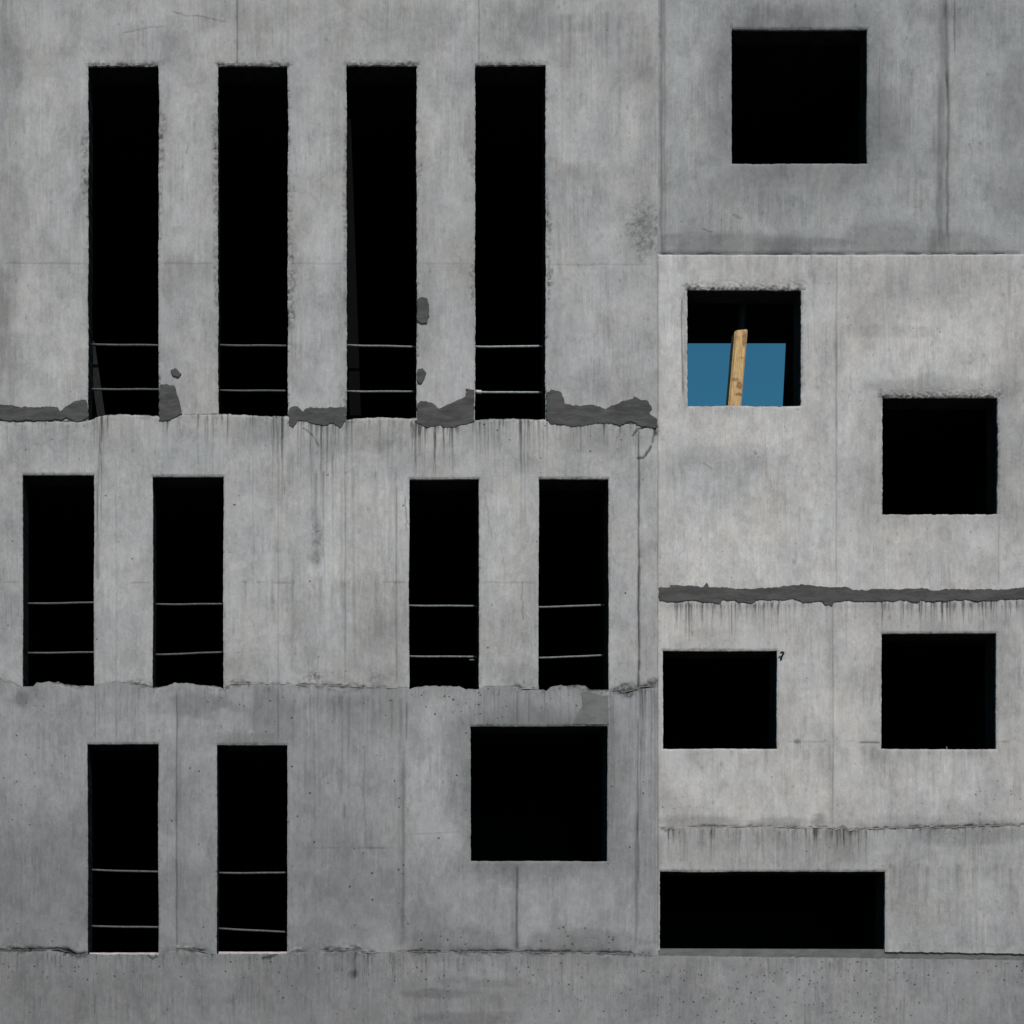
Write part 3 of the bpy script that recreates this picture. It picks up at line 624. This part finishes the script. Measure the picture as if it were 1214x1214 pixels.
# ---- meshes -----------------------------------------------------------
PANEL_LABEL = {
 'P1': 'grey top left wall panel pierced by four tall slots', 'P2': 'streaked middle left wall panel with two pairs of slots',
 'P3': 'darker bluish lower left wall panel with two slots and a square', 'R1': 'dark bluish recessed wall panel at top right with one square',
 'R2': 'pale wall panel with the blue sky opening', 'R3': 'pale wall panel between the mortar band and the cracked joint',
 'R4': 'grey wall panel above the base with a long low opening', 'BASE': 'dark pitted base band along the bottom'}
THICK = 0.30
def build_panel(key, P):
    gu, gv, U, V = P['gu'], P['gv'], P['U'], P['V']
    ny, nx = U.shape
    uc = .5 * (gu[1:] + gu[:-1]); vc = .5 * (gv[1:] + gv[:-1])
    keep = np.ones((ny - 1, nx - 1), bool)
    for l, t_, r, b_ in P['holes']:
        keep &= ~(((vc > t_) & (vc < b_))[:, None] & ((uc > l) & (uc < r))[None, :])
    h = P['h'] + (fbm(U / 90, V / 90, 71, 3) - .5) * .006
    Y = -(P['y'] + np.clip(h, -.05, .03))
    idx = np.arange(ny * nx).reshape(ny, nx)
    a, b, c, d = idx[1:, :-1][keep], idx[1:, 1:][keep], idx[:-1, 1:][keep], idx[:-1, :-1][keep]
    quads = np.stack([a, b, c, d], 1)
    used = np.zeros(ny * nx, bool); used[quads.ravel()] = True
    remap = np.cumsum(used) - 1
    co = np.stack([X(U).ravel(), Y.ravel(), Z(V).ravel()], 1)[used]
    quads = remap[quads]
    attrs = {n: P[s].ravel()[used] for n, s in (('tone', 'tonef'), ('stain', 'stain'), ('cool', 'coolf'), ('porous', 'porous'))}
    attrs['tone'] = attrs['tone'] * P['tone']
    attrs['stain'] = np.clip(attrs['stain'], 0, 1); attrs['cool'] = np.clip(attrs['cool'], 0, 1); attrs['porous'] = np.clip(attrs['porous'], 0, 2)
    # open borders -> reveals
    K = np.zeros((ny + 1, nx + 1), bool); K[1:ny, 1:nx] = keep
    E = []
    up, dn = K[0:ny, 1:nx], K[1:ny + 1, 1:nx]            # horizontal edges on row r: cell above / below
    m = dn & ~up; E.append(np.stack([idx[:, 1:][m], idx[:, :-1][m]], 1))
    m = up & ~dn; E.append(np.stack([idx[:, :-1][m], idx[:, 1:][m]], 1))
    lf, rt = K[1:ny, 0:nx], K[1:ny, 1:nx + 1]
    m = rt & ~lf; E.append(np.stack([idx[:-1, :][m], idx[1:, :][m]], 1))
    m = lf & ~rt; E.append(np.stack([idx[1:, :][m], idx[:-1, :][m]], 1))
    E = remap[np.concatenate(E)]
    bv = np.unique(E); nb = len(bv); n0 = len(co)
    loc = np.full(n0, -1); loc[bv] = np.arange(nb)
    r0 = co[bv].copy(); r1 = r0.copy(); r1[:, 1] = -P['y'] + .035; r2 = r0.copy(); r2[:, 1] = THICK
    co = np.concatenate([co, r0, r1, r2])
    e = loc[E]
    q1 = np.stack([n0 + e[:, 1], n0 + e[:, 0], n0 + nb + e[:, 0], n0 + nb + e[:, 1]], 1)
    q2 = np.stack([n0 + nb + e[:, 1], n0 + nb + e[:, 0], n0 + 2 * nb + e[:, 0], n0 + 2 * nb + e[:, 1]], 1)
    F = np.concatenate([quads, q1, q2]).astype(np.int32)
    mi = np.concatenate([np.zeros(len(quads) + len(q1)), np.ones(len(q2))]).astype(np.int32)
    sm = np.concatenate([np.ones(len(quads)), np.zeros(len(q1) + len(q2))]).astype(bool)
    co = co - np.array(B.location)
    me = bpy.data.meshes.new('wall_panel')
    me.vertices.add(len(co)); me.vertices.foreach_set('co', co.astype(np.float32).ravel())
    me.loops.add(F.size); me.loops.foreach_set('vertex_index', F.ravel())
    me.polygons.add(len(F))
    me.polygons.foreach_set('loop_start', np.arange(0, F.size, 4, dtype=np.int32))
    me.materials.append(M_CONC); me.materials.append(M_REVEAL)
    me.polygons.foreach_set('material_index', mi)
    me.polygons.foreach_set('use_smooth', sm)
    me.update(calc_edges=True)
    for n, v in attrs.items():
        at = me.attributes.new(n, 'FLOAT', 'POINT')
        at.data.foreach_set('value', np.concatenate([v, v[bv], v[bv], v[bv]]).astype(np.float32))
    o = bpy.data.objects.new('wall_panel', me); COL.objects.link(o); o.parent = B
    o['label'] = PANEL_LABEL[key]
for k, P in PANELS.items(): build_panel(k, P)

# joint strip under the right block
st_u = np.linspace(778, RIGHT, 260)
sv, sf = [], []
for i, u in enumerate(st_u):
    y = -0.002 + .006 * (vnoise(u / 30, 2.0, 3) - .5)
    for v in (B3R(u) - 3, B3(u) + 4): sv.append((X(u), y + .036, Z(v)))
    for v in (B3R(u) - 3, B3(u) + 4): sv.append((X(u), .25, Z(v)))
    if i:
        a = (i - 1) * 4; b = i * 4
        sf += [(a + 1, b + 1, b, a), (a + 3, a + 2, b + 2, b + 3)]
M_STRIP = plain_material('grey bedding mortar', (0.130, 0.123, 0.118), 0.9, 0.18, 6, (1, 1, 3), 0.4, spec=0.2)
o = link_mesh('joint_strip', sv, sf, M_STRIP, B); o['label'] = 'darker mortar joint strip above the base at lower right'

# repair mortar, trowelled on in irregular smears 1 cm thick
def mortar(pts, mat, seed, label=None, jit=.9, base=0.010, thick=.008):
    pts = [Vector((p[0], p[1])) for p in pts]
    out = []
    n = len(pts)
    for i in range(n):
        a, b = pts[i], pts[(i + 1) % n]
        m = max(1, int((b - a).length / 1.6))
        for j in range(m):
            q = a.lerp(b, j / m)
            q = q + Vector((float(vnoise(q.x / 2.2, q.y / 2.2, seed)) - .5, float(vnoise(q.x / 2.2, q.y / 2.2, seed + 5)) - .5)) * 2 * jit \
                + Vector((0, float(vnoise(q.x / 7, q.y / 7, seed + 9)) - .5)) * 2 * jit
            out.append(q)
    cen = sum(out, Vector((0, 0))) / len(out)
    N = len(out)
    vs = []
    for q in out: vs.append((X(q.x), -base + .012, Z(q.y)))
    for q in out: vs.append((X(q.x), -base - thick * .55, Z(q.y)))
    inner = []
    for i, q in enumerate(out):
        tn = (out[(i + 1) % N] - out[i - 1]);
        nr = Vector((tn.y, -tn.x)); nr = nr.normalized() if nr.length > 1e-6 else Vector((0, 0))
        inner.append(q + nr * .5)
    area = sum(out[i].x * out[(i + 1) % N].y - out[(i + 1) % N].x * out[i].y for i in range(N))
    sgn = -1 if area > 0 else 1
    for i, q in enumerate(out):
        q2 = q + (inner[i] - q) * sgn
        vs.append((X(q2.x), -base - thick * (.85 + .3 * float(vnoise(q.x / 9, q.y / 9, seed))), Z(q2.y)))
    fs = []
    for r in (0, 1):
        for i in range(N):
            j = (i + 1) % N
            fs.append((r * N + i, r * N + j, (r + 1) * N + j, (r + 1) * N + i))
    tri = tessellate_polygon([[Vector((vs[2 * N + i][0], vs[2 * N + i][2], 0)) for i in range(N)]])
    fs += [tuple(2 * N + i for i in t) for t in tri]
    o = link_mesh('mortar_patch', vs, fs, mat, B)
    import bmesh
    bm = bmesh.new(); bm.from_mesh(o.data); bmesh.ops.recalc_face_normals(bm, faces=bm.faces)
    # outward check: front faces should look at -Y
    s = sum(f.normal.y * f.calc_area() for f in bm.faces if len(f.verts) == 3)
    if s > 0: bmesh.ops.reverse_faces(bm, faces=bm.faces)
    bm.to_mesh(o.data); bm.free()
    if label: o['label'] = label
def za(pts, k, du, dv): return [(du + x / k, dv + y / k) for x, y in pts]
q4 = lambda p: za(p, 2.89, 0, 380)
q5 = lambda p: za(p, 2.89, 380, 380)
q2 = lambda p: za(p, 2.89, 380, 0)
q6 = lambda p: za(p, 2.734, 770, 280)
q8 = lambda p: za(p, 2.797, 380, 780)
mortar(q4([(-600, 296), (-300, 288), (0, 292), (40, 290), (75, 298), (130, 300), (170, 296), (198, 298), (208, 314), (225, 297), (245, 284), (270, 273), (295, 272), (301, 300), (303, 330), (290, 345), (265, 350), (240, 340), (228, 332), (215, 343), (190, 342), (150, 347), (90, 343), (60, 348), (0, 343), (-300, 345), (-600, 342)]), M_MORTAR, 1, 'long dark mortar smear left of the first tall slot')
mortar(q4([(546, 222), (575, 219), (598, 226), (610, 258), (620, 295), (624, 325), (600, 335), (575, 348), (546, 347)]), M_MORTAR, 2, 'upright dark mortar patch right of the first tall slot')
mortar(q4([(990, 300), (1018, 294), (1035, 314), (1050, 300), (1100, 301), (1150, 298), (1186, 300), (1186, 345), (1165, 368), (1140, 350), (1110, 362), (1080, 355), (1020, 345), (1004, 368), (990, 360)]), M_MORTAR, 3, 'dark mortar patch between the second and third tall slots')
mortar(q5([(331, 285), (345, 276), (380, 280), (405, 305), (440, 287), (480, 270), (497, 262), (500, 238), (526, 240), (526, 348), (490, 360), (430, 368), (410, 360), (365, 367), (345, 357), (322, 345), (331, 335)]), M_MORTAR, 4, 'dark mortar patch between the third and fourth tall slots')
mortar(q5([(774, 250), (790, 240), (825, 246), (835, 285), (870, 295), (920, 288), (975, 304), (1000, 292), (1045, 276), (1080, 265), (1120, 277), (1133, 305), (1125, 322), (1152, 337), (1153, 368), (1140, 372), (1090, 362), (1060, 347), (1030, 362), (985, 355), (960, 352), (920, 362), (870, 367), (820, 360), (790, 355), (774, 342)]), M_MORTAR, 5, 'wide dark mortar smear right of the fourth tall slot')
mortar(q2([(331, 1024), (350, 1018), (365, 1026), (371, 1050), (372, 1085), (364, 1108), (345, 1112), (331, 1100)]), M_MORTAR, 6, 'small oval dark mortar patch beside the third tall slot', .5)
mortar(q5([(332, 168), (350, 165), (362, 180), (355, 200), (345, 218), (332, 215)]), M_MORTAR, 7, None, .4)
mortar(q4([(585, 172), (603, 165), (621, 185), (612, 196), (592, 192)]), M_MORTAR, 8, 'tiny dark mortar dab above the upright patch', .4)
mortar(q6([(31, 1140), (65, 1138), (70, 1130), (130, 1130), (175, 1135), (185, 1124), (195, 1137), (300, 1140), (400, 1138), (440, 1133), (500, 1129), (530, 1131), (560, 1135), (600, 1138), (640, 1135), (665, 1148), (740, 1142), (820, 1143), (870, 1139), (920, 1147), (980, 1142), (1030, 1146), (1110, 1142), (1160, 1145), (1214, 1136), (1500, 1140), (1900, 1138), (2370, 1140),
            (2370, 1180), (1900, 1178), (1500, 1180), (1214, 1176), (1150, 1178), (1100, 1181), (1050, 1181), (1030, 1175), (1000, 1182), (900, 1183), (880, 1178), (870, 1187), (820, 1180), (700, 1184), (640, 1183), (602, 1187), (592, 1198), (572, 1196), (560, 1182), (500, 1186), (470, 1174), (440, 1178), (350, 1180), (335, 1190), (290, 1186), (280, 1180), (235, 1182), (225, 1193), (190, 1185), (120, 1180), (100, 1184), (31, 1183)]), M_MORTAR, 9, 'long dark mortar band across the right block', .9, -.012, .008)
mortar(q8([(862, 118), (885, 112), (920, 122), (952, 128), (955, 222), (836, 221), (850, 185), (868, 160)]), M_MORTAR_PALE, 10, 'pale grey mortar patch above the lower square opening', .6, .016, .005)

# rooms coloured as shade behind the openings (each one the inside of its own opening)
def room(hole, lx, rx, up, down, depth, y0=THICK - .02):
    l, t_, r, b_ = hole
    u0, u1, v0, v1 = l - lx, r + rx, t_ - up, b_ + down
    def P3(u, v, y): return (X(u), y, Z(v))
    f = [P3(u0, v0, y0), P3(u1, v0, y0), P3(u1, v1, y0), P3(u0, v1, y0)]
    k = [P3(u0, v0, y0 + depth), P3(u1, v0, y0 + depth), P3(u1, v1, y0 + depth), P3(u0, v1, y0 + depth)]
    # outer shell so that it has thickness
    T = 2.0
    f2 = [P3(u0 - T, v0 - T, y0), P3(u1 + T, v0 - T, y0), P3(u1 + T, v1 + T, y0), P3(u0 - T, v1 + T, y0)]
    k2 = [P3(u0 - T, v0 - T, y0 + depth + .02), P3(u1 + T, v0 - T, y0 + depth + .02), P3(u1 + T, v1 + T, y0 + depth + .02), P3(u0 - T, v1 + T, y0 + depth + .02)]
    V = f + k + f2 + k2
    F = [(4, 5, 6, 7)]
    for i in range(4):
        j = (i + 1) % 4
        F += [(i, j, 4 + j, 4 + i), (8 + j, 8 + i, 12 + i, 12 + j), (i, 8 + i, 8 + j, j)]
    F.append((15, 14, 13, 12))
    return link_mesh('window_opening', V, F, M_ROOM, B)
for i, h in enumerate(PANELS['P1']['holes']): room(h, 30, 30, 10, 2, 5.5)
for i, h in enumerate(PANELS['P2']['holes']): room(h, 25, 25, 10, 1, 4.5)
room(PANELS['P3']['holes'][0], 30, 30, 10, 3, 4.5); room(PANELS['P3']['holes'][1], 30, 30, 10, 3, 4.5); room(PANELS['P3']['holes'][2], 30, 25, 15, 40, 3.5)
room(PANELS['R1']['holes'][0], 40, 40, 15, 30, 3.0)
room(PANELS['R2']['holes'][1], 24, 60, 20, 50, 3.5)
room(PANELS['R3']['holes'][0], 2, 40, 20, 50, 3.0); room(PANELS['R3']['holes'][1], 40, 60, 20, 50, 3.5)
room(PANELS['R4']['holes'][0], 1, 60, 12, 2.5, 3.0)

# the opening that looks through to the sky: a roofed strip, then open air
def sky_room():
    V, F = [], []
    def box(u0, u1, v0, v1, y0, y1, lean=0):
        n = len(V)
        for y in (y0, y1):
            V.extend([(X(u0), y, Z(v0)), (X(u1), y, Z(v0)), (X(u1), y, Z(v1)), (X(u0) - lean, y, Z(v1))])
        F.extend([tuple(n + q for q in f) for f in ((3, 2, 1, 0), (4, 5, 6, 7), (0, 1, 5, 4), (1, 2, 6, 5), (2, 3, 7, 6), (3, 0, 4, 7))])
    yb = 1.76
    box(792, 1018, 303, 310, .29, yb)                 # ceiling slab
    box(792, 1018, 697, 703, .29, yb + .1)            # floor slab
    box(790, 795, 310.3, 696.7, .29, yb)              # left wall
    box(1013, 1017, 310.3, 696.7, .29, yb)            # right wall
    box(990, 1012.5, 310.3, 696.7, yb - .12, yb, .19) # nib of the rear wall
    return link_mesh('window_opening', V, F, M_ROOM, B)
o = sky_room(); o['label'] = 'square opening that shows blue sky through the roofless space behind'

# ------------------------------------------------------------------ guard rails
RAIL_D = 0.275
rail_label = {
 ('P1', 0): 'the leftmost tall slot of the top storey', ('P1', 1): 'the second tall slot of the top storey',
 ('P1', 2): 'the third tall slot of the top storey', ('P1', 3): 'the fourth tall slot of the top storey',
 ('P2', 0): 'the leftmost slot of the middle storey', ('P2', 1): 'the second slot of the middle storey',
 ('P2', 2): 'the third slot of the middle storey', ('P2', 3): 'the fourth slot of the middle storey',
 ('P3', 0): 'the left slot of the lowest storey', ('P3', 1): 'the right slot of the lowest storey'}
RAILS = [('P1', 0, 408.5, 409.5, 461.5, 461.8), ('P1', 1, 409.3, 410, 463, 463.5), ('P1', 2, 409.3, 411.3, 464, 464.3), ('P1', 3, 411, 410.4, 464.7, 465.3),
         ('P2', 0, 715.5, 714.2, 774.3, 773.2), ('P2', 1, 716.5, 716, 776.3, 773), ('P2', 2, 718, 718.5, 778.2, 778.6), ('P2', 3, 720, 717.3, 780, 776.8),
         ('P3', 0, 1031.3, 1033.5, 1098, 1099.2), ('P3', 1, 1035, 1034.5, 1100.8, 1105)]
rr = random.Random(4)
for k, i, a0, a1, c0, c1 in RAILS:
    l, t_, r, b_ = PANELS[k]['holes'][i]
    for which, (va, vb) in (('upper', (a0, a1)), ('lower', (c0, c1))):
        sag = rr.uniform(.001, .004)
        _, v0 = behind(l, va, RAIL_D); _, v1 = behind(r, vb, RAIL_D)
        pts = []
        for q in range(9):
            f = q / 8
            pts.append((X(l - 1 + (r - l + 2) * f), RAIL_D + .003 * math.sin(f * 7), Z(v0 + (v1 - v0) * f) - sag * 4 * f * (1 - f) + .0008 * math.sin(f * 11 + i)))
        base = Vector(pts[0])
        root = empty('guard_rail', base, '%s thin grey steel guard rail across %s' % (which, rail_label[(k, i)]), 'guard rail', 'guard rails across the slots')
        V, F = tube(pts, .0125, 10)
        link_mesh('bar', V, F, M_STEEL if (k, i) == ('P1', 3) else M_STEEL_MID if (k, i) in (('P1', 2), ('P2', 2), ('P2', 3)) else M_STEEL_DULL, root, True)
        if (k, i, which) == ('P1', 3, 'lower'):
            V, F = tube([(X(l + 1.5), RAIL_D, pts[0][2]), (X(l + 5), RAIL_D, pts[0][2]), (X(l + 10.5), RAIL_D, pts[1][2])], .021, 12)
            link_mesh('sleeve', V, F, M_SLEEVE, root, True)
            V, F = tube([(X(l + 1.8), RAIL_D, pts[0][2]), (X(l + 4.2), RAIL_D, pts[0][2])], .023, 12)
            link_mesh('band', V, F, M_RED, root, True)
        if (k, i, which) == ('P2', 2, 'lower'):
            V, F = tube([(X(r - 9), RAIL_D - .02, pts[7][2] - .045), (X(r - 1), RAIL_D - .02, pts[8][2] - .045)], .010, 10)
            link_mesh('stub', V, F, M_STEEL_MID, root, True)

# ------------------------------------------------------------------ timber post in the sky opening
def post():
    d = 0.395
    ut, vt = behind(879.3, 391, d - .08); ub, vb = behind(871.6, 480, d - .08)
    # run down to the floor at the same lean
    k = (697 - vt) / (vb - vt)
    uf, vf = ut + (ub - ut) * k, 697.0
    hw, hd, ch = .080, .080, .022
    root = empty('timber_post', (X(uf), d, Z(vf)), 'leaning pale squared timber post standing in the opening with blue sky behind', 'post')
    def at(du, dv):
        f = dv / (vb - vt)
        return X(ut + (ub - ut) * f + du - uf), Z(vt + dv) - Z(vf)
    kn = [(4.0, 12, .026, .11, .85), (-4.5, 10, .025, .04, .4), (3.5, 34, .035, .014, .4), (-3.0, 60, .042, .024, .7), (3.2, 67, .036, .055, .85), (3.0, 78, .050, .026, .9), (.3, 40, .006, .16, .35), (-3.0, 88, .02, .05, .3)]
    add_knots(M_WOOD, [at(a, c) + (rx, rz, am) for a, c, rx, rz, am in kn])
    prof = [(-hw + ch, -hd), (hw - ch, -hd), (hw, -hd + ch), (hw, hd - ch), (hw - ch, hd), (-hw + ch, hd), (-hw, hd - ch), (-hw, -hd + ch)]
    V, F = [], []
    n = 40
    for i in range(n + 1):
        f = i / n
        u = ut + (uf - ut) * f; v = vt + (vf - vt) * f
        for j, (a, b) in enumerate(prof):
            w = 1 + .05 * (float(vnoise(f * 9 + j, j * 3.1, 8)) - .5)
            top = .008 * a / hw if i == 0 else 0
            V.append((X(u) + a * w, d + b * w, Z(v) + top))
    m = len(prof)
    for i in range(n):
        for j in range(m):
            F.append((i * m + j, (i + 1) * m + j, (i + 1) * m + (j + 1) % m, i * m + (j + 1) % m))
    F.append(tuple(range(m))); F.append(tuple(reversed(range(n * m, n * m + m))))
    link_mesh('timber', V, F, M_WOOD, root)
    # added near-black piece in place of the shaded post top
    V, F = tube([(X(ut) + .02, d, Z(vt) + .005), (X(ut) + .05, d, Z(310) + .001)], .045, 10)
    link_mesh('shaded_top', V, F, M_SHADED_TOP, root)
post()

# ------------------------------------------------------------------ boards leaning inside the slots
def board(name, p0, p1, w, th, d0, d1, mat, label, cat):
    """plank seen from p0 (top) to p1 (foot); d0, d1 depths of the two ends"""
    a = behind(p0[0], p0[1], d0); b = behind(p1[0], p1[1], d1)
    A = Vector((X(a[0]), d0, Z(a[1]))); Bv = Vector((X(b[0]), d1, Z(b[1])))
    root_o = Vector((Bv.x, Bv.y, Bv.z))
    V, F = [], []
    n = 12
    for i in range(n + 1):
        p = A.lerp(Bv, i / n)
        ww = w * (1 + .06 * (float(vnoise(i * .7, p0[0], 4)) - .5))
        for sx, sy in ((-1, -1), (1, -1), (1, 1), (-1, 1)): V.append((p.x + sx * ww / 2, p.y + sy * th / 2, p.z))
    for i in range(n):
        for j in range(4): F.append((i * 4 + j, (i + 1) * 4 + j, (i + 1) * 4 + (j + 1) % 4, i * 4 + (j + 1) % 4))
    F.append((0, 1, 2, 3)); F.append((n * 4 + 3, n * 4 + 2, n * 4 + 1, n * 4))
    o = link_mesh(name, V, F, mat)
    # origin at the foot
    o.data.transform(__import__('mathutils').Matrix.Translation(-root_o)); o.location = root_o
    return tag(o, label, cat)
board('plank', (107.5, 405), (121, 499), .095, .03, .42, .55, M_GREYBOARD, 'grey plank leaning inside the foot of the leftmost tall slot', 'plank')
board('plank', (409, 130), (421.5, 500), .135, .03, .40, .50, M_BROWNBOARD, 'very shade-darkened brown board leaning inside the third tall slot of the top storey', 'plank')

# timber strips left on the two lowest sills
def sill_strip(u0, u1, v, label):
    V, F = [], []
    n = 24
    for i in range(n + 1):
        u = u0 + (u1 - u0) * i / n
        t = 1.6 + .5 * (float(vnoise(i * .8, u0, 6)) - .5)
        y0 = .02 + .01 * float(vnoise(i * .5, u0, 2)); z = Z(v - t); zb = Z(v + 2.5)
        V += [(X(u), y0, z), (X(u), y0, zb), (X(u), .16, zb), (X(u), .16, z)]
    for i in range(n):
        for j in range(4): F.append((i * 4 + j, i * 4 + (j + 1) % 4, (i + 1) * 4 + (j + 1) % 4, (i + 1) * 4 + j))
    F.append((3, 2, 1, 0)); F.append((n * 4, n * 4 + 1, n * 4 + 2, n * 4 + 3))
    o = link_mesh('timber_strip', V, F, M_PINKBOARD)
    off = Vector((X(.5 * (u0 + u1)), .09, Z(v + 2.5)))
    o.data.transform(__import__('mathutils').Matrix.Translation(-off)); o.location = off
    return tag(o, label, 'timber strip', 'timber strips on the lowest sills')
sill_strip(105.5, 187.5, 1130.6, 'pinkish timber strip on the sill of the left slot of the lowest storey')
sill_strip(259, 340, 1129.6, 'patchy pinkish timber strip on the sill of the right slot of the lowest storey')

# ------------------------------------------------------------------ small fittings
pts = [(X(926.2), .016, Z(781.5)), (X(926.3), -.01, Z(780)), (X(926.6), -.03, Z(777.8)), (X(927.6), -.035, Z(776)), (X(927.4), -.035, Z(774.6)), (X(925.6), -.03, Z(774.2)), (X(924.6), -.02, Z(775.3))]
V, F = tube(pts, [.008, .009, .011, .014, .015, .013, .009], 10)
tag(link_mesh('hook', V, F, M_BLACK, None, True), 'tiny black hook stuck in the wall right of an opening', 'hook')
_, vv = behind(1124.5, 884, .05)
V, F = tube([(X(1124.5), .05, Z(889)), (X(1124.5), .05, Z(886)), (X(1124.6), .05, Z(884))], .007, 8)
tag(link_mesh('steel_pin', V, F, M_STEEL_DULL, None, True), 'tiny grey steel pin on the sill of an opening', 'pin')
